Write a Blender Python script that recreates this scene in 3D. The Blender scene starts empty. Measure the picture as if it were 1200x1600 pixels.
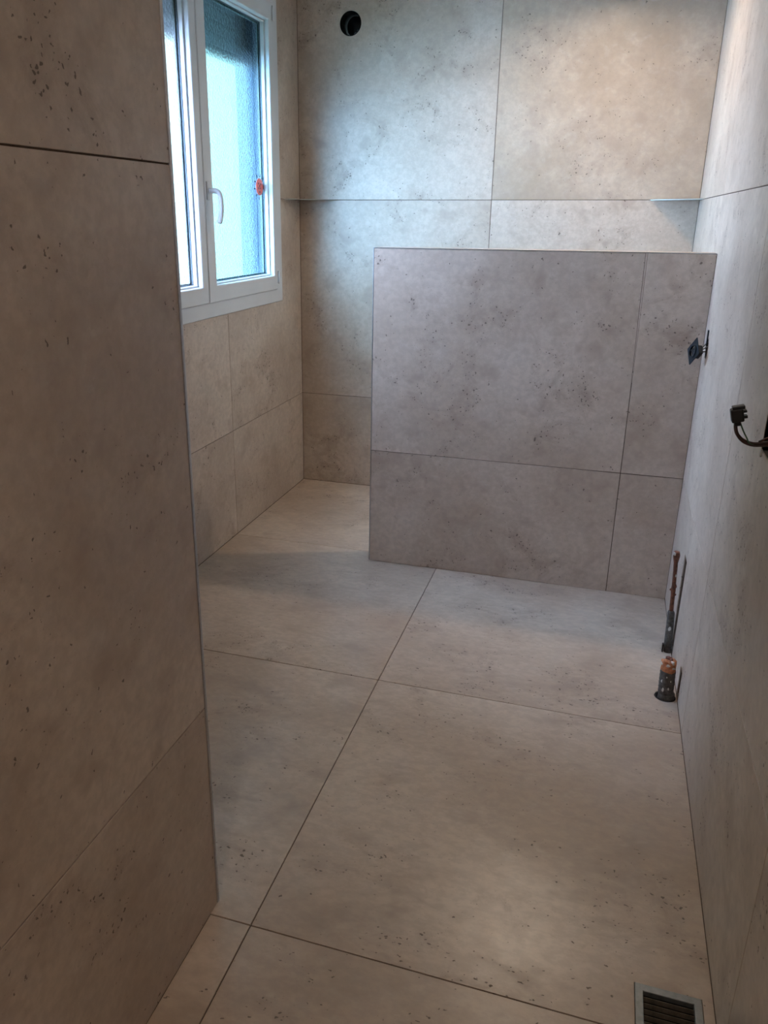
import bpy, bmesh, math, random
from mathutils import Vector, Matrix
random.seed(7)
scene = bpy.context.scene
COL = scene.collection

# ------------------------------------------------------------------ camera
F_PX, CX, CY = 1246.23, 547.25, 777.63
PITCH, YAW, ROLL = math.radians(-19.4678), math.radians(17.5029), math.radians(.3366)
CAM_Z = 1.4236
cam = bpy.data.cameras.new('camera')
cam.sensor_fit = 'AUTO'; cam.sensor_width = 36; cam.lens = F_PX / 1600 * 36
cam.shift_x = (600 - CX) / 1600; cam.shift_y = (CY - 800) / 1600
cam.clip_start = .02
co = bpy.data.objects.new('camera', cam); COL.objects.link(co); scene.camera = co
fw = Vector((-math.sin(YAW) * math.cos(PITCH), math.cos(YAW) * math.cos(PITCH), math.sin(PITCH)))
rt = fw.cross(Vector((0, 0, 1))).normalized(); up = rt.cross(fw)
r2 = rt * math.cos(ROLL) + up * math.sin(ROLL); u2 = -rt * math.sin(ROLL) + up * math.cos(ROLL)
m = Matrix((r2, u2, -fw)).transposed().to_4x4(); m.translation = (0, 0, CAM_Z)
co.matrix_world = m

# ------------------------------------------------------------------ world, sun, exposure
w = bpy.data.worlds.new('world'); scene.world = w; w.use_nodes = True
bg = w.node_tree.nodes['Background']
bg.inputs[0].default_value = (.66, .94, 1.0, 1); bg.inputs[1].default_value = 1.9
sun = bpy.data.lights.new('sun', 'SUN'); sun.energy = 44.0; sun.angle = math.radians(92); sun.color = (.50, .63, 1.0)
so = bpy.data.objects.new('sun', sun); COL.objects.link(so)
SUN_DIR = Vector((.78, .50, -.42)).normalized()
so.rotation_euler = SUN_DIR.to_track_quat('-Z', 'Y').to_euler(); so.location = (-6, -4, 5)
vs = scene.view_settings
vs.view_transform = 'Standard'; vs.look = 'None'; vs.gamma = 1; vs.use_curve_mapping = False
vs.exposure = 0.4

# ------------------------------------------------------------------ room dimensions (metres)
XR, YB, XL, XP, YP, YH = .3343, 4.069, -1.5638, -.6803, 1.2149, 3.0874
XH0, ZH, Z1, Z2, ZC = -.8863, 1.3093, .5, 1.4985, 2.45
XJ, YJ = -.5863, (.1735, 1.1735, 2.1734, 3.1776)
XHJ, HT = .1101, .10
YN = -.9                      # wall behind the camera
JT = .003                     # tile proud of the grout

# ------------------------------------------------------------------ material helpers
def newmat(name):
    mt = bpy.data.materials.new(name); mt.use_nodes = True
    return mt, mt.node_tree.nodes, mt.node_tree.links, mt.node_tree.nodes['Principled BSDF']
def simple(name, col, rough=.5, metal=0, noise=0, nscale=30, bump=0, spec=.5):
    mt, N, L, b = newmat(name)
    b.inputs['Base Color'].default_value = (*col, 1); b.inputs['Roughness'].default_value = rough
    b.inputs['Metallic'].default_value = metal; b.inputs['Specular IOR Level'].default_value = spec
    if noise or bump:
        tc = N.new('ShaderNodeTexCoord'); nz = N.new('ShaderNodeTexNoise')
        nz.inputs['Scale'].default_value = nscale; nz.inputs['Detail'].default_value = 5
        L.new(tc.outputs['Object'], nz.inputs['Vector'])
        if noise:
            rp = N.new('ShaderNodeValToRGB')
            rp.color_ramp.elements[0].position = .3; rp.color_ramp.elements[1].position = .7
            rp.color_ramp.elements[0].color = (*[max(0, c * (1 - noise)) for c in col], 1)
            rp.color_ramp.elements[1].color = (*[min(1, c * (1 + noise)) for c in col], 1)
            L.new(nz.outputs[0], rp.inputs[0]); L.new(rp.outputs[0], b.inputs['Base Color'])
        if bump:
            bp = N.new('ShaderNodeBump'); bp.inputs['Strength'].default_value = bump; bp.inputs['Distance'].default_value = .002
            L.new(nz.outputs[0], bp.inputs['Height']); L.new(bp.outputs[0], b.inputs['Normal'])
    return mt

def travertine(name, stretch=(1, 1, 1), light=(.62, .51, .415), dark=(.47, .367, .285), stain=(.36, .265, .20), rough=.34, stain_amt=.85, pit_amt=1.15, fleck=.28):
    mt, N, L, b = newmat(name)
    tc = N.new('ShaderNodeTexCoord'); oi = N.new('ShaderNodeObjectInfo')
    cmb = N.new('ShaderNodeCombineXYZ')
    for k, f in enumerate((37.0, 91.0, 53.0)):
        mu = N.new('ShaderNodeMath'); mu.operation = 'MULTIPLY'; mu.inputs[1].default_value = f
        L.new(oi.outputs['Random'], mu.inputs[0]); L.new(mu.outputs[0], cmb.inputs[k])
    mp = N.new('ShaderNodeMapping'); mp.inputs['Scale'].default_value = stretch
    L.new(tc.outputs['Object'], mp.inputs['Vector'])
    ad = N.new('ShaderNodeVectorMath'); ad.operation = 'ADD'
    L.new(mp.outputs[0], ad.inputs[0]); L.new(cmb.outputs[0], ad.inputs[1])
    def noise(scale, detail, rgh=.55, dist=0):
        n = N.new('ShaderNodeTexNoise'); n.inputs['Scale'].default_value = scale; n.inputs['Detail'].default_value = detail
        n.inputs['Roughness'].default_value = rgh; n.inputs['Distortion'].default_value = dist
        L.new(ad.outputs[0], n.inputs['Vector']); return n.outputs[0]
    def rng(src, a, b_, c=0., d=1.):
        r = N.new('ShaderNodeMapRange'); r.inputs[1].default_value = a; r.inputs[2].default_value = b_
        r.inputs[3].default_value = c; r.inputs[4].default_value = d; r.interpolation_type = 'SMOOTHSTEP'
        L.new(src, r.inputs[0]); return r.outputs[0]
    def mix(fac, a, b_, mode='MIX'):
        x = N.new('ShaderNodeMix'); x.data_type = 'RGBA'; x.blend_type = mode
        for s, v in ((0, fac), (6, a), (7, b_)):
            if isinstance(v, (tuple, list)): x.inputs[s].default_value = (*v, 1)
            elif isinstance(v, float): x.inputs[s].default_value = v
            else: L.new(v, x.inputs[s])
        return x.outputs[2]
    def math_(op, a, b_):
        x = N.new('ShaderNodeMath'); x.operation = op
        for s, v in ((0, a), (1, b_)):
            if isinstance(v, float): x.inputs[s].default_value = v
            else: L.new(v, x.inputs[s])
        return x.outputs[0]
    n1 = noise(2.0, 6, .6, .3); n2 = noise(5.5, 8, .66, .5); n3 = noise(48, 5, .6); n4 = noise(17, 6, .6, .8)
    c = mix(rng(n1, .32, .68), light, dark)
    c = mix(math_('MULTIPLY', rng(n2, .52, .74), stain_amt), c, stain)
    c = mix(math_('MULTIPLY', rng(n4, .50, .85), fleck), c, (.70, .63, .55))        # pale mineral flecks
    c = mix(math_('MULTIPLY', rng(n4, .24, .46, 1., 0.), .36), c, stain)
    c = mix(math_('MULTIPLY', rng(n3, .36, .66, 1., 0.), .26), c, (.30, .23, .18))
    n5 = noise(8.5, 3, .5, .2)
    c = mix(math_('MULTIPLY', rng(n5, .52, .74), .6), c, stain)
    # pits
    wob = N.new('ShaderNodeTexNoise'); wob.inputs['Scale'].default_value = 60; wob.inputs['Detail'].default_value = 3
    L.new(ad.outputs[0], wob.inputs['Vector'])
    wm = N.new('ShaderNodeVectorMath'); wm.operation = 'MULTIPLY_ADD'; wm.inputs[1].default_value = (.024, .024, .024)
    L.new(wob.outputs['Color'], wm.inputs[0]); L.new(ad.outputs[0], wm.inputs[2])
    vo = N.new('ShaderNodeTexVoronoi'); vo.inputs['Scale'].default_value = 118
    L.new(wm.outputs[0], vo.inputs['Vector'])
    sp = N.new('ShaderNodeSeparateColor'); L.new(vo.outputs['Color'], sp.inputs[0])
    msk = rng(n2, .44, .65)
    thr = math_('MULTIPLY', rng(sp.outputs[0], .55, 1.0), msk)
    thr = math_('MULTIPLY', thr, .42 * pit_amt)
    strat = rng(sp.outputs[1], .968, 1.0, 0., .33 * pit_amt)                          # a few stray pits
    thr = math_('MAXIMUM', thr, strat)
    d = math_('SUBTRACT', thr, vo.outputs['Distance'])
    pit = rng(d, .0, .10)
    c = mix(math_('MULTIPLY', pit, .78), c, (.10, .075, .06))
    L.new(c, b.inputs['Base Color'])
    L.new(math_('ADD', rng(n2, .3, .7, rough - .02, rough + .05), math_('MULTIPLY', pit, .3)), b.inputs['Roughness'])
    b.inputs['Specular IOR Level'].default_value = .5
    h = math_('SUBTRACT', math_('MULTIPLY', n3, .25), pit)
    bp = N.new('ShaderNodeBump'); bp.inputs['Strength'].default_value = .35; bp.inputs['Distance'].default_value = .0012
    L.new(h, bp.inputs['Height']); L.new(bp.outputs[0], b.inputs['Normal'])
    return mt

M = {}
M['tile_wall'] = travertine('travertine_wall', (1, 1, 1))
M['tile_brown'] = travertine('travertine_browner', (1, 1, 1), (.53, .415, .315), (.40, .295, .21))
M['tile_floor'] = travertine('travertine_floor', (.8, 1.2, 1), light=(.61, .485, .38), dark=(.45, .335, .25), stain_amt=.85, rough=.30, fleck=.22)
M['grout'] = simple('brown_grout', (.11, .075, .055), .9, noise=.25, nscale=60)
M['grout_pale'] = simple('pale_grout', (.42, .35, .29), .9, noise=.15, nscale=60)
M['plaster'] = simple('white_plaster', (.78, .76, .72), .9, noise=.04, nscale=12)
M['mortar'] = simple('white_mortar', (.55, .54, .52), .95, noise=.2, nscale=80, bump=.5)
M['pvc'] = simple('white_pvc', (.66, .67, .68), .35, noise=.03, nscale=9)
M['gasket'] = simple('grey_gasket', (.10, .13, .16), .7, noise=.1)
M['trim_metal'] = simple('brushed_profile', (.42, .42, .43), .38, .85, noise=.08, nscale=120)
M['shelf_metal'] = simple('shelf_steel', (.26, .24, .20), .45, .85, noise=.06, nscale=80)
M['black'] = simple('black_plastic', (.008, .008, .010), .5, noise=.3, nscale=50)
M['duct'] = simple('duct_plastic', (.006, .006, .006), .9, noise=.3, nscale=40, spec=.1)
M['dark_metal'] = simple('galvanised_bracket', (.018, .028, .038), .4, .6, noise=.3, nscale=70)
M['copper'] = simple('tarnished_copper', (.16, .060, .038), .55, .4, noise=.5, nscale=90, bump=.6)
M['orange'] = simple('orange_putty', (.50, .19, .085), .7, noise=.45, nscale=90, bump=.7)
M['paste'] = simple('white_plaster_smear', (.62, .60, .57), .9, noise=.1, nscale=90)
M['sleeve'] = simple('grey_pipe_sleeve', (.085, .076, .068), .65, noise=.5, nscale=110, bump=.4)
M['wire_brown'] = simple('brown_wire', (.05, .022, .018), .5, noise=.2)
M['wire_green'] = simple('green_wire', (.045, .10, .05), .5, noise=.2)
M['wire_grey'] = simple('grey_wire', (.22, .21, .19), .5, noise=.2)
M['drain_frame'] = simple('drain_steel', (.24, .245, .24), .42, .6, noise=.2, nscale=60)
M['slat'] = simple('drain_slat', (.10, .08, .06), .5, .5, noise=.4, nscale=60)
M['shutter'] = simple('shutter_slat_grey', (.34, .36, .38), .6, noise=.1, nscale=14)
M['rail'] = simple('shutter_rail_shade', (.030, .055, .085), .9, noise=.08, nscale=14, spec=.05)  # dark blue-grey: shade of the outer reveal put into the rail colour
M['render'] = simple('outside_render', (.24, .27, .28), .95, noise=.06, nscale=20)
M['sticker'] = simple('red_vinyl', (.85, .16, .12), .5, noise=.15, nscale=60)
M['sticker_black'] = simple('black_vinyl', (.02, .02, .025), .5, noise=.1)
M['door'] = simple('painted_door', (.70, .68, .64), .5, noise=.03, nscale=6)

def frosted(name, tint, bump):
    mt, N, L, b = newmat(name); N.remove(b); out = N['Material Output']
    tr = N.new('ShaderNodeBsdfTransparent'); tr.inputs[0].default_value = (*tint, 1)
    rf = N.new('ShaderNodeBsdfRefraction'); rf.inputs['IOR'].default_value = 1.16; rf.inputs['Roughness'].default_value = .10
    rf.inputs['Color'].default_value = (*tint, 1)
    gl = N.new('ShaderNodeBsdfGlossy'); gl.inputs['Roughness'].default_value = .12
    tc = N.new('ShaderNodeTexCoord'); mp = N.new('ShaderNodeMapping'); mp.inputs['Scale'].default_value = (1, 1, .45)
    nz = N.new('ShaderNodeTexNoise'); nz.inputs['Scale'].default_value = 95; nz.inputs['Detail'].default_value = 2
    L.new(tc.outputs['Object'], mp.inputs[0]); L.new(mp.outputs[0], nz.inputs['Vector'])
    bp = N.new('ShaderNodeBump'); bp.inputs['Strength'].default_value = bump; bp.inputs['Distance'].default_value = .006
    L.new(nz.outputs[0], bp.inputs['Height']); L.new(bp.outputs[0], rf.inputs['Normal']); L.new(bp.outputs[0], gl.inputs['Normal'])
    m1 = N.new('ShaderNodeMixShader'); m1.inputs[0].default_value = .5
    L.new(tr.outputs[0], m1.inputs[1]); L.new(rf.outputs[0], m1.inputs[2])
    m2 = N.new('ShaderNodeMixShader'); m2.inputs[0].default_value = .05
    L.new(m1.outputs[0], m2.inputs[1]); L.new(gl.outputs[0], m2.inputs[2]); L.new(m2.outputs[0], out.inputs[0])
    return mt
M['glass_frost'] = frosted('frosted_glass_aqua', (.79, .985, 1.0), .9)
M['glass_pale'] = frosted('frosted_glass_clear', (.95, .995, 1.0), .6)

# ------------------------------------------------------------------ mesh helpers
def link(name, me, mat, parent=None, mw=None):
    if mat and not me.materials: me.materials.append(mat)
    o = bpy.data.objects.new(name, me); COL.objects.link(o)
    if parent: o.parent = parent
    if mw is not None: o.matrix_basis = mw
    return o
def world_m(o):
    return (world_m(o.parent) if o.parent else Matrix()) @ o.matrix_basis
def local(parent, mw): return world_m(parent).inverted() @ mw if parent else mw
def tag(o, label, cat, group=None):
    o['label'] = label; o['category'] = cat
    if group: o['group'] = group
    return o
def struct(o, label=None, cat=None):
    o['kind'] = 'structure'
    if label: o['label'] = label
    if cat: o['category'] = cat
    return o
def empty(name, loc):
    o = bpy.data.objects.new(name, None); o.empty_display_size = .05; COL.objects.link(o); o.location = loc; return o
def finish(bm, name, smooth=False):
    bmesh.ops.recalc_face_normals(bm, faces=bm.faces)
    me = bpy.data.meshes.new(name); bm.to_mesh(me); bm.free()
    if smooth:
        for p in me.polygons: p.use_smooth = True
    return me
def rect(a, b, c, d): return [(a, c), (b, c), (b, d), (a, d)]
def circ(x, y, r, n=32, ry=None): return [(x + r * math.cos(2 * math.pi * i / n), y + (ry or r) * math.sin(2 * math.pi * i / n)) for i in range(n)]
def plate_bm(poly, holes, thick, bevel=0):
    """flat plate in local XY, front at z=0, back at z=-thick"""
    bm = bmesh.new(); ed = []
    for loop in [poly] + list(holes):
        vs_ = [bm.verts.new((x, y, 0)) for x, y in loop]
        for i in range(len(vs_)): ed.append(bm.edges.new((vs_[i], vs_[(i + 1) % len(vs_)])))
    if holes: bmesh.ops.triangle_fill(bm, use_beauty=True, edges=ed)
    else: bm.faces.new(bm.verts[:])
    bmesh.ops.recalc_face_normals(bm, faces=bm.faces)
    if bm.faces[:][0].normal.z < 0: bmesh.ops.reverse_faces(bm, faces=bm.faces)
    r = bmesh.ops.extrude_face_region(bm, geom=bm.faces[:])
    # the extruded copy becomes the back
    ev = [g for g in r['geom'] if isinstance(g, bmesh.types.BMVert)]
    for v in ev: v.co.z -= thick
    bmesh.ops.recalc_face_normals(bm, faces=bm.faces)
    if bevel:
        es = [e for e in bm.edges if all(abs(v.co.z) < 1e-7 for v in e.verts) and len(e.link_faces) == 2
              and abs(e.link_faces[0].normal.dot(e.link_faces[1].normal)) < .5]
        bmesh.ops.bevel(bm, geom=es, offset=bevel, segments=1, affect='EDGES', profile=.5)
    return bm
AX = {'floor': ((1, 0, 0), (0, 1, 0), (0, 0, 1)), 'back': ((1, 0, 0), (0, 0, 1), (0, -1, 0)), 'left': ((0, 1, 0), (0, 0, 1), (1, 0, 0)),
      'right': ((0, -1, 0), (0, 0, 1), (-1, 0, 0)), 'ceil': ((1, 0, 0), (0, -1, 0), (0, 0, -1)), 'front': ((-1, 0, 0), (0, 0, 1), (0, 1, 0))}
def frame_m(side, u, v, nrm):
    """side: plane orientation; u,v along local axes; nrm: world coordinate along the plane's axis"""
    a, b, c = (Vector(t) for t in AX[side])
    mm = Matrix((a, b, c)).transposed().to_4x4()
    k = [i for i in range(3) if abs(c[i]) > .5][0]
    p = a * u + b * v; p[k] = nrm; mm.translation = p
    return mm
def plate(name, side, poly, nrm, thick, mat, parent=None, holes=(), bevel=0):
    cu = sum(p[0] for p in poly) / len(poly); cv = sum(p[1] for p in poly) / len(poly)
    f = lambda L_: [(x - cu, y - cv) for x, y in L_]
    me = finish(plate_bm(f(poly), [f(h) for h in holes], thick, bevel), name)
    return link(name, me, mat, parent, local(parent, frame_m(side, cu, cv, nrm)))
G = .0014                                            # half a joint
def tile(side, a, b, c, d, nrm, mat, parent, holes=(), poly=None, g=G):
    p = poly or rect(a + g, b - g, c + g, d - g)
    return plate('tile', side, p, nrm, JT + .0004, mat, parent, holes, .0006 if not holes else 0)
def box_bm(bm, lo, hi, bevel=0):
    r = bmesh.ops.create_cube(bm, size=1)
    for v in r['verts']: v.co = Vector([lo[i] + (v.co[i] + .5) * (hi[i] - lo[i]) for i in range(3)])
    if bevel:
        es = list({e for v in r['verts'] for e in v.link_edges})
        bmesh.ops.bevel(bm, geom=es, offset=bevel, segments=2, affect='EDGES', profile=.5)
def box(name, lo, hi, mat, parent=None, bevel=0, origin=None):
    o = Vector(origin) if origin is not None else Vector([(lo[0] + hi[0]) / 2, (lo[1] + hi[1]) / 2, lo[2]])
    bm = bmesh.new(); box_bm(bm, Vector(lo) - o, Vector(hi) - o, bevel)
    me = finish(bm, name)
    loc = o - (parent.location if parent and parent.type == 'EMPTY' else Vector())
    return link(name, me, mat, parent, Matrix.Translation(loc))
def tube_bm(bm, pts, rads, n=12, cap=True):
    pts = [Vector(p) for p in pts]
    if not isinstance(rads, (list, tuple)): rads = [rads] * len(pts)
    rings = []; t0 = (pts[1] - pts[0]).normalized()
    ref = Vector((0, 0, 1)) if abs(t0.z) < .9 else Vector((1, 0, 0))
    nrm = (ref - t0 * ref.dot(t0)).normalized()
    for i, p in enumerate(pts):
        t = (pts[min(i + 1, len(pts) - 1)] - pts[max(i - 1, 0)]).normalized()
        nrm = (nrm - t * nrm.dot(t)).normalized(); bn = t.cross(nrm)
        rings.append([bm.verts.new(p + (nrm * math.cos(2 * math.pi * k / n) + bn * math.sin(2 * math.pi * k / n)) * rads[i]) for k in range(n)])
    for a, b in zip(rings, rings[1:]):
        for k in range(n): bm.faces.new((a[k], a[(k + 1) % n], b[(k + 1) % n], b[k]))
    if cap:
        bm.faces.new(rings[0][::-1]); bm.faces.new(rings[-1])
def tube(name, pts, rads, mat, parent=None, n=12, cap=True):
    o = parent.location if parent and parent.type == 'EMPTY' else Vector(pts[0])
    bm = bmesh.new(); tube_bm(bm, [Vector(p) - o for p in pts], rads, n, cap)
    return link(name, finish(bm, name, True), mat, parent, local(parent, Matrix.Translation(o)))
def spline(P, k=6):
    P = [Vector(p) for p in P]; out = []
    for i in range(len(P) - 1):
        p0, p1, p2, p3 = P[max(i - 1, 0)], P[i], P[i + 1], P[min(i + 2, len(P) - 1)]
        for j in range(k):
            t = j / k
            out.append(.5 * ((2 * p1) + (p2 - p0) * t + (2 * p0 - 5 * p1 + 4 * p2 - p3) * t * t + (3 * p1 - p0 - 3 * p2 + p3) * t ** 3))
    out.append(P[-1]); return out
def lump(name, c, r, mat, parent, seed=0, sq=(1, 1, 1), amp=.25):
    bm = bmesh.new(); bmesh.ops.create_icosphere(bm, subdivisions=2, radius=1); rn = random.Random(seed)
    for v in bm.verts:
        k = 1 + amp * (rn.random() - .5) * 2
        v.co = Vector([v.co[i] * r * sq[i] * k for i in range(3)])
    o = parent.location
    return link(name, finish(bm, name, True), mat, parent, Matrix.Translation(Vector(c) - o))

# ------------------------------------------------------------------ holes and cut-outs
DUCT = (-1.2955, 2.2744, .0530)
DR = (.1885, .3135, 1.181, 1.284)                    # floor drain x0,x1,y0,y1
P2 = (.3000, 2.364)                                  # thick pipe stub
P1 = (.3215, 2.661)                                  # thin copper pipe
N1 = (2.632, 2.705, .352)                            # slot in the right wall behind the copper pipe  y0,y1,ztop
N2 = (2.345, 2.395, .100)
SB = (2.985, 1.003, .036)                            # round box of the hanging socket
WB = (1.705, 1.786, .968, 1.064)                     # rectangular box with wires y0,y1,z0,z1
WIN = (2.225, 3.770, 1.045, 2.335)                   # opening in the window wall

# ------------------------------------------------------------------ floor
fl = plate('floor', 'floor', rect(XL - .25, XR + .12, YN - .1, YB + .12), -JT, .15, M['grout'],
           holes=[rect(DR[0] + .012, DR[1] - .012, DR[2] + .012, DR[3] - .012), circ(P2[0] - .002, P2[1], .030, 24)])
struct(fl, 'large square beige travertine-look floor tiles with thin brown joints', 'floor')
ys = [YN, YJ[0], YJ[1], YJ[2], YJ[3], YB]
for i in range(5):
    y0, y1 = ys[i], ys[i + 1]
    if i >= 2: tile('floor', XL, XJ, y0, y1, 0, M['tile_floor'], fl)
    elif i == 1:
        g = G
        tile('floor', 0, 0, 0, 0, 0, M['tile_floor'], fl, poly=rect(XP, XJ - g, y0 + g, y1 - g))
    else: tile('floor', XP, XJ, y0, y1, 0, M['tile_floor'], fl)
    h = []
    if i == 2: h = [rect(DR[0], DR[1], DR[2], DR[3])]
    if i == 3: h = [circ(P2[0] - .001, P2[1], .0325, 28)]
    tile('floor', XJ, XR, y0, y1, 0, M['tile_floor'], fl, h)

# ------------------------------------------------------------------ ceiling
ce = plate('ceiling', 'ceil', rect(XL - .25, XR + .12, -(YB + .12), -(YN - .1)), ZC, .12, M['plaster'])
struct(ce, 'smooth white plaster ceiling', 'ceiling')

# ------------------------------------------------------------------ back wall
wb = plate('wall_back', 'back', rect(XL - .25, XR + .12, -.003, ZC), YB + JT, .12, M['grout'], holes=[circ(DUCT[0], DUCT[1], DUCT[2], 40)])
struct(wb, 'back wall of large beige stone-look tiles with a round vent hole', 'wall')
for (z0, z1) in ((0, Z1), (Z1, Z2), (Z2, ZC)):
    tile('back', XL, XJ, z0, z1, YB, M['tile_wall'], wb, [circ(DUCT[0], DUCT[1], DUCT[2], 40)] if z0 == Z2 else ())
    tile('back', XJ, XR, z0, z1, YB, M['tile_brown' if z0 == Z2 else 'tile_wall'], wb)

# ------------------------------------------------------------------ window wall on the left (with the exterior reveal)
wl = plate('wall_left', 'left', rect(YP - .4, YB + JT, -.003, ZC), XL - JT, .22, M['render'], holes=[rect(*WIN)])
struct(wl, 'window wall of large beige stone-look tiles left of the shower', 'wall')
gr = plate('grout_bed', 'left', rect(YP, YB + JT, -.003, ZC), XL - JT + .0006, .0006, M['grout'], wl, [rect(*WIN)])
YL = 3.187
W0, W1, W2, W3 = 2.215, 3.780, 1.035, 2.342          # tile cut-out around the frame
g = G
tile('left', YP, YL - 1, 0, Z1, XL, M['tile_wall'], wl); tile('left', YL - 1, YL, 0, Z1, XL, M['tile_wall'], wl); tile('left', YL, YB, 0, Z1, XL, M['tile_wall'], wl)
tile('left', YP, YL - 1, Z1, Z2, XL, M['tile_wall'], wl); tile('left', YP, YL - 1, Z2, ZC, XL, M['tile_wall'], wl)
def tp(poly): tile('left', 0, 0, 0, 0, XL, M['tile_wall'], wl, poly=poly)
a, b = YL - 1 + g, YL - g
tp([(a, Z1 + g), (b, Z1 + g), (b, W2), (W0, W2), (W0, Z2 - g), (a, Z2 - g)])
tp([(a, Z2 + g), (W0, Z2 + g), (W0, W3), (b, W3), (b, ZC - g), (a, ZC - g)])
a, b = YL + g, YB - g
tp([(a, Z1 + g), (b, Z1 + g), (b, Z2 - g), (W1, Z2 - g), (W1, W2), (a, W2)])
tp([(W1, Z2 + g), (b, Z2 + g), (b, ZC - g), (a, ZC - g), (a, W3), (W1, W3)])

# ------------------------------------------------------------------ right wall
SLOTS = [rect(-N1[1], -N1[0], .0012, N1[2]), rect(-N2[1], -N2[0], .0012, N2[2])]
hs = [rect(-N1[1], -N1[0], 0, N1[2]), rect(-N2[1], -N2[0], 0, N2[2]), circ(-SB[0], SB[1], SB[2], 28), rect(-WB[1], -WB[0], WB[2], WB[3])]
wr = plate('wall_right', 'right', rect(-(YB + JT), -(YN - .1), -.003, ZC), XR + JT, .12, M['grout'],
           holes=SLOTS + [circ(-SB[0], SB[1], SB[2], 28), rect(-WB[1], -WB[0], WB[2], WB[3])])
struct(wr, 'long right-hand wall of pale stone-look tiles with cut-outs for pipes and wires', 'wall')
yy = [YN, .1735, 1.1735, 2.1734, 3.1734, YB]
for i in range(5):
    for (z0, z1) in ((0, Z1), (Z1, Z2), (Z2, ZC)):
        h = []; poly = None
        a, b = -yy[i + 1], -yy[i]
        if i == 3 and z0 == 0:
            poly = [(a + g, z0 + g), (-N1[1], z0 + g), (-N1[1], N1[2]), (-N1[0], N1[2]), (-N1[0], z0 + g), (-N2[1], z0 + g), (-N2[1], N2[2]),
                    (-N2[0], N2[2]), (-N2[0], z0 + g), (b - g, z0 + g), (b - g, z1 - g), (a + g, z1 - g)]
        if i == 3 and z0 == Z1: h = [circ(-SB[0], SB[1], SB[2], 28)]
        if i == 2 and z0 == Z1: h = [rect(-WB[1], -WB[0], WB[2], WB[3])]
        tile('right', a, b, z0, z1, XR, M['tile_wall'], wr, h, poly)
plate('mortar_bed', 'right', rect(-N1[1], -N1[0], .0005, N1[2]), XR + .016, .0006, M['mortar'], wr)
plate('mortar_bed', 'right', rect(-N2[1], -N2[0], .0005, N2[2]), XR + .016, .0006, M['mortar'], wr)
# recessed boxes behind the wall
bm = bmesh.new(); n = 28; ra = [bm.verts.new((0, SB[2] * math.cos(2 * math.pi * k / n), SB[2] * math.sin(2 * math.pi * k / n))) for k in range(n)]
rb = [bm.verts.new((.045, v.co.y, v.co.z)) for v in ra]
for k in range(n): bm.faces.new((ra[k], ra[(k + 1) % n], rb[(k + 1) % n], rb[k]))
bm.faces.new(rb)
link('flush_box', finish(bm, 'flush_box'), M['black'], wr, local(wr, Matrix.Translation((XR + .001, SB[0], SB[1]))))
bm = bmesh.new(); ra = [bm.verts.new((0, y, z)) for y, z in rect(WB[0], WB[1], WB[2], WB[3])]; rb = [bm.verts.new((.05, v.co.y, v.co.z)) for v in ra]
for k in range(4): bm.faces.new((ra[k], ra[(k + 1) % 4], rb[(k + 1) % 4], rb[k]))
bm.faces.new(rb)
link('flush_box', finish(bm, 'flush_box'), M['black'], wr, local(wr, Matrix.Translation((XR + .001, 0, 0))))

# ------------------------------------------------------------------ near partition on the left (solid pier beside the entrance)
PE = .004
wp = box('wall_near', (XL - .2, YN - .1, -.003), (XP - JT, YP - JT, ZC), M['grout'])
struct(wp, 'near left partition wall clad in large beige stone-look tiles', 'wall')
def wtile(side, a, b, c, d, nrm, parent, poly=None):
    o = tile(side, a, b, c, d, nrm, M['tile_wall'], parent, poly=poly)
    return o
for (z0, z1) in ((0, Z1), (Z1, Z2), (Z2, ZC)):
    wtile('left', YN, YP - 1, z0, z1, XP, wp)
    wtile('left', 0, 0, 0, 0, XP, wp, poly=rect(YP - 1 + g, YP - .0105, z0 + g, z1 - g))
    wtile('front', -(XP - .0105), -(XL), z0, z1, YP, wp)
# aluminium corner profile of the partition
bm = bmesh.new()
prof = [(0, -.0100), (.0012, -.0092), (.0014, -.004), (.0004, -.0012), (-.0030, .0010), (-.0092, .0012), (-.0100, 0), (-.0100, -.002), (-.002, -.0100)]
rings = []
for z in (0.0005, ZC - .001): rings.append([bm.verts.new((x, y, z)) for x, y in prof])
for k in range(len(prof)):
    q = (k + 1) % len(prof); bm.faces.new((rings[0][k], rings[0][q], rings[1][q], rings[1][k]))
bm.faces.new(rings[0][::-1]); bm.faces.new(rings[1])
struct(link('trim_1', finish(bm, 'trim_1'), M['trim_metal'], None, Matrix.Translation((XP, YP, 0))),
       'thin grey metal corner profile on the near partition edge', 'trim')

# ------------------------------------------------------------------ half-height shower wall
wh = box('wall_half', (XH0 + JT, YH + JT, -.003), (XR + .001, YH + HT - JT, ZH - JT), M['grout'])
struct(wh, 'half-height shower wall clad in greyish beige tiles', 'wall')
E = .0035
def htile(side, poly, nrm): return wtile(side, 0, 0, 0, 0, nrm, wh, poly)
htile('back', rect(XH0 + E, XHJ - g, g, Z1 - g), YH); htile('back', rect(XHJ + g, XR - g, g, Z1 - g), YH)
htile('back', [(XH0 + E, Z1 + g), (XHJ - g, Z1 + g), (XHJ - g, .80), (XHJ - .0075, ZH - E), (XH0 + E, ZH - E)], YH)
htile('back', rect(XHJ + g, XR - g, Z1 + g, ZH - E), YH)
sl = plate('grout_strip', 'back', [(XHJ - g * .4, .85), (XHJ + g * .2, .85), (XHJ + g * .2, ZH - E), (XHJ - .0060, ZH - E)], YH + .0004, .002, M['tile_wall'], wh)
htile('front', rect(-XR + g, -XHJ - g, g, Z1 - g), YH + HT); htile('front', rect(-XHJ + g, -XH0 - E, g, Z1 - g), YH + HT)
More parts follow.
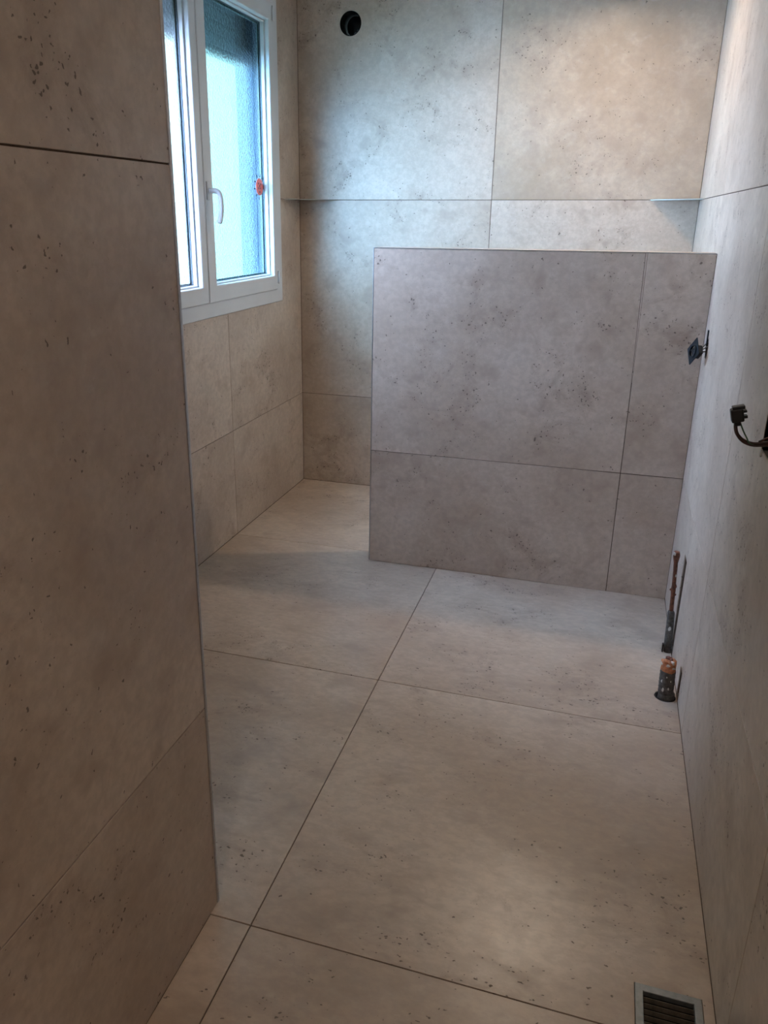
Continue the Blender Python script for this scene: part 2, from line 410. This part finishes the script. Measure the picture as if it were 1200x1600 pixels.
htile('front', rect(-XR + g, -XHJ - g, Z1 + g, ZH - E), YH + HT); htile('front', rect(-XHJ + g, -XH0 - E, Z1 + g, ZH - E), YH + HT)
t = plate('tile', 'right', rect(-(YH + HT - E), -(YH + E), g, Z1 - g), XH0, JT, M['tile_wall'], wh)
t = plate('tile', 'right', rect(-(YH + HT - E), -(YH + E), Z1 + g, ZH - E), XH0, JT, M['tile_wall'], wh)
t = plate('tile', 'floor', rect(XH0 + E, XHJ - g, YH + E, YH + HT - E), ZH, JT, M['tile_wall'], wh)
t = plate('tile', 'floor', rect(XHJ + g, XR - g, YH + E, YH + HT - E), ZH, JT, M['tile_wall'], wh)
def edge_profile(name, lo, hi, label):
    o = box(name, lo, hi, M['trim_metal'], None, .0006); struct(o, label, 'trim'); return o
edge_profile('trim_2', (XH0 - .0003, YH - .0003, 0.0003), (XH0 + E - .0004, YH + E - .0004, ZH), 'thin metal edge profile up the free end of the half-height wall')
edge_profile('trim_3', (XH0 + E, YH - .0003, ZH - E + .0004), (XR - .001, YH + E - .0004, ZH + .0003), 'thin metal edge profile along the top of the half-height wall')
edge_profile('trim_4', (XH0 - .0003, YH + HT - E + .0004, 0.0003), (XH0 + E - .0004, YH + HT + .0003, ZH), 'thin metal edge profile on the shower side of the half-height wall')

# ------------------------------------------------------------------ wall behind the camera with a closed door
wn = plate('wall_behind', 'front', rect(-(XR + .12), -(XP), -.003, ZC), YN, .12, M['plaster'])
struct(wn, 'white plaster wall behind the viewer', 'wall')
d1 = box('door_1', (-.57, YN + .001, .005), (.23, YN + .04, 2.03), M['door'], None, .004)
struct(d1, 'white painted flush door behind the viewer', 'door')
tube('door_handle', spline([(.17, YN + .04, 1.03), (.17, YN + .085, 1.03), (.15, YN + .09, 1.03), (.05, YN + .09, 1.03)], 4), .009, M['trim_metal'], d1, 10)

# ------------------------------------------------------------------ window
win = empty('window_1', (XL, 2.998, 1.022)); win['kind'] = 'structure'
win['label'] = 'white two-sash window with frosted panes in the left wall'; win['category'] = 'window'
def wplate(name, poly, x, thick, mat, parent=win, holes=(), bevel=0):
    o = plate(name, 'left', poly, x, thick, mat, parent, holes, bevel)
    return o
wplate('window_frame', rect(2.196, 3.800, 1.022, 2.357), XL + .006, .058, M['pvc'], win, [rect(2.30, 3.696, 1.105, 2.28)], .003)
wplate('mullion', rect(2.965, 3.035, 1.106, 2.279), XL - .0455, .006, M['pvc'])
def sash(y0, y1, hy0, hy1, glass):
    s = wplate('sash', rect(y0, y1, 1.083, 2.297), XL + .016, .060, M['pvc'], win, [rect(hy0, hy1, 1.150, 2.229)], .003)
    wplate('glazing_bead', rect(hy0 + .0002, hy1 - .0002, 1.1502, 2.2288), XL - .006, .020, M['pvc'], s, [rect(hy0 + .008, hy1 - .008, 1.158, 2.221)], .002)
    wplate('gasket', rect(hy0 + .0072, hy1 - .0072, 1.1572, 2.2218), XL - .0235, .005, M['gasket'], s, [rect(hy0 + .0105, hy1 - .0105, 1.1605, 2.2185)])
    wplate('glass_pane', rect(hy0 + .0005, hy1 - .0005, 1.1505, 2.2285), XL - .029, .005, glass, s)
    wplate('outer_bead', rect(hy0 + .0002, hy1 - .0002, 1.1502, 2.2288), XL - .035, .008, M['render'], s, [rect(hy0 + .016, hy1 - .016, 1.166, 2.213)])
    return s
s_l = sash(2.286, 2.9945, 2.330, 2.9454, M['glass_pale'])
s_r = sash(2.9997, 3.714, 3.069, 3.6815, M['glass_frost'])
def sub(o, parent): o.parent = parent; o.matrix_basis = local(parent, o.matrix_basis); return o
hy = 3.024
sub(box('handle_plate', (XL + .0155, hy - .012, 1.478), (XL + .0215, hy + .012, 1.548), M['pvc'], None, .004), s_r)
hp = spline([(XL + .024, hy, 1.512), (XL + .044, hy + .002, 1.513), (XL + .060, hy + .006, 1.507), (XL + .066, hy + .009, 1.488), (XL + .068, hy + .010, 1.450), (XL + .063, hy + .010, 1.415), (XL + .056, hy + .010, 1.392)], 5)
sub(tube('handle', hp, [.0105] * 8 + [.0095] * (len(hp) - 9) + [.007], M['pvc'], None, 12), s_r)
for k in range(2): sub(box('hinge', (XL + .0155, 3.714, 1.11 + k * 1.12), (XL + .026, 3.728, 1.17 + k * 1.12), M['pvc'], None, .003), s_r)

# ladybird sticker on the pane
st = empty('window_sticker', (XL - .0288, 3.631, 1.5466)); tag(st, 'small round red bug sticker on the frosted window pane', 'sticker')
def flat(name, poly, off, mat):
    me = finish(plate_bm(poly, [], .0006), name); return link(name, me, mat, st, frame_m('left', 0, 0, 0) @ Matrix.Translation((0, 0, off)))
flat('body', circ(0, 0, .040, 28, .037), .0010, M['sticker'])
for i, (x, y) in enumerate([(-.010, -.006), (.010, -.006), (-.012, .014), (.012, .012), (0, -.022), (0, .004)]): flat('spot', circ(x, y, .0045, 10), .0016, M['sticker_black'])
for i in range(10):
    an = 2 * math.pi * (i + .3) / 10; c_, s_ = math.cos(an), math.sin(an)
    p = [(c_ * r * 1.12 - s_ * w_, s_ * r + c_ * w_) for r, w_ in ((.043, -.0030), (.056, -.0026), (.056, .0026), (.043, .0030))]
    flat('leg', p, .0010, M['sticker_black'])

# ------------------------------------------------------------------ roller shutter outside
sh = empty('roller_shutter', (XL - .14, 2.998, 2.06)); tag(sh, 'grey roller shutter rolled nearly up outside the window', 'shutter')
for k in range(6):
    z = 2.052 + k * .048
    bm = bmesh.new()
    pr = [(-.006, 0), (.003, .002), (.006, .012), (.0065, .024), (.006, .036), (.003, .0455), (-.006, .0465)]
    rr = [[bm.verts.new((x, y, z_)) for x, z_ in pr] for y in (-.745, .745)]
    for i in range(len(pr)):
        q = (i + 1) % len(pr); bm.faces.new((rr[0][i], rr[0][q], rr[1][q], rr[1][i]))
    bm.faces.new(rr[0][::-1]); bm.faces.new(rr[1])
    link('slat', finish(bm, 'slat'), M['shutter'], sh, Matrix.Translation((0, 0, z - 2.06)))
for s in (-1, 1):
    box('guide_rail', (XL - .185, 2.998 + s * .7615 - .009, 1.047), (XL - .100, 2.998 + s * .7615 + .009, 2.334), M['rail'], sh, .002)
box('stop', (XL - .128, 3.64, 2.10), (XL - .100, 3.70, 2.26), M['black'], sh, .004)

# ------------------------------------------------------------------ corner shelves
def shelf(x, y, sx, size, label):
    bm = bmesh.new(); n = 8
    p = [(0, 0)] + [(sx * size * (1 - i / n), -size * (i / n)) for i in range(n + 1)]
    # slightly bowed front edge
    q = []
    for i, (a_, b_) in enumerate(p):
        if i > 0:
            t_ = (i - 1) / n; k = 1 - .10 * math.sin(math.pi * t_); q.append((a_ * k, b_ * k))
        else: q.append((a_, b_))
    me = finish(plate_bm(q, [], .0038, .0006), 'corner_shelf')
    return tag(link('corner_shelf', me, M['shelf_metal'], None, Matrix.Translation((x, y, Z2 + .002))), label, 'shelf', 'metal corner shelves in the shower')
shelf(XL + .001, YB - .001, 1, .208, 'thin metal corner shelf in the corner next to the window')
shelf(XR - .001, YB - .001, -1, .205, 'thin metal corner shelf in the corner at the right-hand wall')

# ------------------------------------------------------------------ ventilation duct
vd = empty('vent_duct', (DUCT[0], YB, DUCT[1])); tag(vd, 'round black ventilation duct opening high in the back wall', 'vent')
bm = bmesh.new(); n = 40
rs = [(DUCT[2] - .0005, -.0005), (DUCT[2] - .0005, .118), (DUCT[2] - .004, .118), (DUCT[2] - .004, -.0005)]
R_ = [[bm.verts.new((r * math.cos(2 * math.pi * k / n), y, r * math.sin(2 * math.pi * k / n))) for k in range(n)] for r, y in rs]
for i in range(4):
    A, B = R_[i], R_[(i + 1) % 4]
    for k in range(n): bm.faces.new((A[k], A[(k + 1) % n], B[(k + 1) % n], B[k]))
link('sleeve', finish(bm, 'sleeve', True), M['duct'], vd)
bm = bmesh.new()
dpts = [(0, .085, 0), (.002, .10, .002), (.004, .116, .004)]
tube_bm(bm, dpts, [.046, .045, .042], 28, True)
link('inner_duct', finish(bm, 'inner_duct', True), M['black'], vd)
lump('mortar_crumb', (DUCT[0] + .020, YB + .03, DUCT[1] - .040), .009, M['gasket'], vd, 3)
lump('mortar_crumb', (DUCT[0] + .032, YB + .03, DUCT[1] - .028), .006, M['gasket'], vd, 4)

# ------------------------------------------------------------------ socket mechanism hanging out of the right wall
sk = empty('socket_insert', (.290, 2.955, .995)); tag(sk, 'dark metal socket insert hanging by wires from the right-hand wall', 'socket')
nrm = Vector((-.92, -.30, .14)).normalized(); tv = (Vector((0, 0, 1)) - nrm * nrm.z).normalized(); sv = tv.cross(nrm)
SM = Matrix((sv, tv, nrm)).transposed().to_4x4()
R45 = Matrix.Rotation(math.radians(45), 4, 'Z')
hl = .034
link('mounting_frame', finish(plate_bm([(hl, hl * .93), (hl * .93, hl), (-hl * .93, hl), (-hl, hl * .93), (-hl, -hl * .93), (-hl * .93, -hl), (hl * .93, -hl), (hl, -hl * .93)], [circ(0, 0, .023, 24)], .002), 'mounting_frame'), M['dark_metal'], sk, SM @ R45)
def ring(r0, r1, z0, z1, n=24):
    bm = bmesh.new(); rs = [(r0, z0), (r1, z0), (r1, z1), (r0, z1)]
    R_ = [[bm.verts.new((r * math.cos(2 * math.pi * k / n), r * math.sin(2 * math.pi * k / n), z)) for k in range(n)] for r, z in rs]
    for i in range(4):
        A, B = R_[i], R_[(i + 1) % 4]
        for k in range(n): bm.faces.new((A[k], A[(k + 1) % n], B[(k + 1) % n], B[k]))
    return bm
link('collar', finish(ring(.019, .0235, -.004, .004), 'collar'), M['dark_metal'], sk, SM)
bm = bmesh.new(); box_bm(bm, (-.017, -.017, -.026), (.017, .017, -.003), .003); box_bm(bm, (-.012, -.020, -.022), (.012, .020, -.008), .002)
link('module_body', finish(bm, 'module_body'), M['black'], sk, SM @ R45)
bm = bmesh.new(); box_bm(bm, (-.021, -.003, -.003), (.021, .003, .001), .001)
link('bridge', finish(bm, 'bridge'), M['dark_metal'], sk, SM)
for k, (dz, mm_) in enumerate(((.012, 'wire_grey'), (.002, 'wire_grey'), (-.008, 'wire_brown'))):
    e = Vector((.315, 2.968, .998 + dz * .4))
    tube('wire', spline([e, (.324, 2.972, 1.000 + dz), (.338, 2.982, 1.006 + dz * 1.6), (.365, 2.99, 1.008 + dz)], 5), .0019, M[mm_], sk, 8)
box('wall_bracket', (XR - .0045, 2.975, 1.012), (XR - .0008, 2.992, 1.064), M['dark_metal'], sk, .0008)

# ------------------------------------------------------------------ loose cable with connector at the right edge
cb = empty('loose_cable', (XR, 1.745, .995)); tag(cb, 'loose dark cable with black connector sticking out of the right-hand wall box', 'cable')
def off(a_, dx, dy, dz): return [Vector(p) + Vector((dx, dy, dz)) for p in a_]
main = [(.375, 1.742, 1.000), (.352, 1.75, .996), (.332, 1.757, .990), (.312, 1.760, .9865), (.293, 1.760, .992), (.280, 1.760, 1.004), (.2745, 1.760, 1.020), (.2735, 1.760, 1.036)]
tube('wire', spline(main, 6), .0036, M['wire_brown'], cb, 10)
tube('wire', spline(off(main, .001, -.004, -.0035), 6), .0022, M['wire_brown'], cb, 8)
tube('wire', spline([(.378, 1.75, .990), (.345, 1.757, .9885), (.322, 1.758, .985), (.306, 1.757, .9865), (.2985, 1.757, .998), (.290, 1.758, 1.012), (.281, 1.76, 1.030)], 6), .0015, M['wire_green'], cb, 8)
tube('wire', spline([(.378, 1.74, .986), (.350, 1.752, .987), (.330, 1.756, .984), (.316, 1.758, .983)], 6), .0020, M['wire_grey'], cb, 8)
tube('wire', spline([(.376, 1.735, 1.012), (.352, 1.742, 1.010), (.335, 1.750, 1.002), (.322, 1.757, .992)], 6), .0022, M['wire_brown'], cb, 8)
tube('wire', spline([(.376, 1.725, 1.018), (.356, 1.735, 1.014), (.338, 1.746, 1.006), (.326, 1.755, .994)], 6), .0018, M['copper'], cb, 8)
CM = Matrix.Translation(Vector((.2752, 1.760, 1.046)) - cb.location) @ Matrix.Rotation(math.radians(-14), 4, 'Y')
bm = bmesh.new(); box_bm(bm, (-.014, -.011, -.016), (.010, .011, .012), .003); box_bm(bm, (-.010, -.009, .010), (.014, .009, .0175), .002)
box_bm(bm, (.008, -.008, -.010), (.0165, .008, -.004), .001); box_bm(bm, (.008, -.008, .002), (.0165, .008, .007), .001); box_bm(bm, (-.009, -.008, -.024), (.003, .008, -.014), .002)
link('connector', finish(bm, 'connector'), M['black'], cb, CM)
lump('mortar_crumb', (XR - .002, 1.77, .966), .006, M['mortar'], cb, 9, (.6, 1, 1.6))

# ------------------------------------------------------------------ copper pipe
pp = empty('copper_pipe', (P1[0], P1[1], 0)); tag(pp, 'thin tarnished copper pipe rising from the floor at the right-hand wall', 'pipe')
def lathe_wob(name, path, mat, parent, n=16, jit=.06, seed=1):
    rn = random.Random(seed); bm = bmesh.new(); o = parent.location; rings = []
    for (x, y, z, r) in path:
        rings.append([bm.verts.new(Vector((x + r * (1 + jit * (rn.random() - .5)) * math.cos(2 * math.pi * k / n), y + r * (1 + jit * (rn.random() - .5)) * math.sin(2 * math.pi * k / n), z)) - o) for k in range(n)])
    for A, B in zip(rings, rings[1:]):
        for k in range(n): bm.faces.new((A[k], A[(k + 1) % n], B[(k + 1) % n], B[k]))
    bm.faces.new(rings[0][::-1]); bm.faces.new(rings[-1])
    return link(name, finish(bm, name, True), mat, parent)
x0, y0 = P1
def px(z): return x0 - .018 * z / .36
lathe_wob('tube', [(px(z), y0, z, r) for z, r in ((.14, .0068), (.16, .0072), (.19, .0066), (.22, .0070), (.235, .0080), (.25, .0069), (.28, .0066), (.31, .0068), (.335, .0070), (.345, .0085), (.352, .0100), (.362, .0112), (.370, .0105), (.376, .008))], M['copper'], pp, 14, .14, 2)
lathe_wob('sleeve', [(px(z), y0, z, r) for z, r in ((.0005, .0135), (.03, .0136), (.06, .0126), (.10, .0122), (.13, .0120), (.150, .0116), (.156, .0095), (.158, .007))], M['sleeve'], pp, 16, .10, 3)
lump('plaster_smear', (px(.365) - .006, y0 - .006, .368), .0062, M['paste'], pp, 5)
lump('plaster_smear', (px(.095) - .001, y0 - .0105, .093), .0055, M['paste'], pp, 6, (.8, .5, 1.6))
lump('plaster_smear', (px(.29) + .003, y0 - .0050, .29), .0035, M['paste'], pp, 7, (.7, .6, 1.8))
lump('solder_bump', (px(.235) - .008, y0 - .002, .236), .004, M['copper'], pp, 8)
lump('solder_bump', (px(.215) + .006, y0 - .004, .220), .004, M['copper'], pp, 9)
lump('solder_bump', (px(.245) + .005, y0 - .004, .250), .0045, M['copper'], pp, 10, (1, 1, 1.8))
box('clip', (x0 - .020, y0 - .012, .0003), (x0 - .016, y0 + .004, .030), M['black'], pp, .001)

# ------------------------------------------------------------------ thick pipe stub
ps = empty('pipe_stub', (P2[0], P2[1], 0)); tag(ps, 'short dark grey pipe stub with orange plugged top in a floor hole', 'pipe')
x0, y0 = P2; x0 -= .001
path = [(x0 + .003, y0, -.02, .0255), (x0 + .003, y0, .014, .0250), (x0 + .002, y0, .016, .0235)]
lathe_wob('collar', path, M['sleeve'], ps, 24, .03, 4)
path = []
for i in range(13):
    z = .016 + i * .0066; path.append((x0 - .030 * z, y0, z, .0228 + (.0007 if i % 2 else -.0004)))
lathe_wob('sleeve', path, M['sleeve'], ps, 22, .03, 5)
lathe_wob('plug', [(x0 - .003, y0, z, r) for z, r in ((.092, .0215), (.100, .0222), (.110, .0218), (.118, .0228), (.126, .0225), (.131, .0195), (.133, .010))], M['orange'], ps, 22, .16, 6)
for k, (dx, dy, z, r, mk) in enumerate([(-.012, -.012, .130, .0085, 'orange'), (.008, -.013, .128, .0080, 'paste'), (-.002, .004, .134, .0085, 'copper'), (.014, .002, .127, .0080, 'paste'), (-.014, .006, .130, .007, 'paste'), (.004, -.004, .134, .006, 'copper'), (-.004, -.019, .122, .007, 'paste'), (-.018, -.006, .119, .006, 'paste'), (.012, -.017, .112, .006, 'paste')]):
    lump('putty_lump', (x0 - .003 + dx, y0 + dy, z), r, M[mk], ps, 20 + k, (1, 1, .7), .35)
rn = random.Random(11)
for k, (an, z, r) in enumerate([(-2.35, .062, .0038), (-2.0, .034, .0050), (-1.15, .066, .0030), (-1.35, .040, .0036), (-1.75, .080, .0022)]):
    lump('plaster_smear', (x0 - .002 + .0225 * math.cos(an), y0 + .0225 * math.sin(an), z), r, M['paste'], ps, 40 + k, (.7, .45, 1.4))
bm = ring(.0275, .0318, -.04, -.0005, 28)
link('hole_lining', finish(bm, 'hole_lining', True), M['black'], ps, Matrix.Translation((-.001, 0, 0)))
lump('hole_bottom', (x0, y0, -.034), .028, M['black'], ps, 50, (1, 1, .15), .02)

# ------------------------------------------------------------------ floor drain grate
dr = empty('floor_drain', ((DR[0] + DR[1]) / 2, (DR[2] + DR[3]) / 2, 0)); tag(dr, 'square grey metal floor drain grate beside the right-hand wall', 'drain')
o = plate('frame', 'floor', rect(DR[0] + .001, DR[1] - .001, DR[2] + .001, DR[3] - .001), .0022, .012, M['drain_frame'], dr, [rect(DR[0] + .0165, DR[1] - .0165, DR[2] + .0165, DR[3] - .0165)], .001)
k = 0; y = DR[2] + .0215; sm = None
bm = bmesh.new(); L2 = (DR[1] - DR[0]) / 2 - .0160
pr = [(-.0024, -.0088), (-.0010, -.0092), (.0030, -.0032), (.0026, -.0018), (.0014, -.0020)]
rr = [[bm.verts.new((x, a_, b_)) for a_, b_ in pr] for x in (-L2, L2)]
for i in range(len(pr)):
    q = (i + 1) % len(pr); bm.faces.new((rr[0][i], rr[0][q], rr[1][q], rr[1][i]))
bm.faces.new(rr[0][::-1]); bm.faces.new(rr[1]); sm = finish(bm, 'slat')
while y < DR[3] - .020:
    link('slat', sm, M['slat'], dr, Matrix.Translation((0, y - dr.location.y, 0))); y += .0132
bm = bmesh.new(); box_bm(bm, (-.048, -.037, -.08), (.048, .037, -.0115))
for f_ in [f_ for f_ in bm.faces if f_.calc_center_median().z > -.012]: bm.faces.remove(f_)
link('drain_well', finish(bm, 'drain_well'), M['black'], dr)

# ------------------------------------------------------------------ shower ceiling lamp and added fill light
def lamp(x, y, power, r, label, col=(1, .82, .63), spread=150):
    e = empty('ceiling_light', (x, y, ZC)); tag(e, label, 'light', 'recessed ceiling spotlights')
    link('ring', finish(ring(r, r + .014, -.006, -.0005, 32), 'ring', False), M['trim_metal'], e)
    ld = bpy.data.lights.new('bulb', 'AREA'); ld.shape = 'DISK'; ld.size = 2 * r; ld.energy = power; ld.spread = math.radians(spread); ld.color = col
    lo = bpy.data.objects.new('bulb', ld); COL.objects.link(lo); lo.parent = e; lo.location = (0, 0, -.004)
    return e
lamp(-.14, 3.47, 7.2, .045, 'round recessed warm ceiling light above the shower')
lamp(-.15, -.45, 6.0, .045, 'unseen fill light added on the ceiling behind the viewer', (1, .88, .77), 170)  # added fill lamp out of view, brightens the near walls and floor
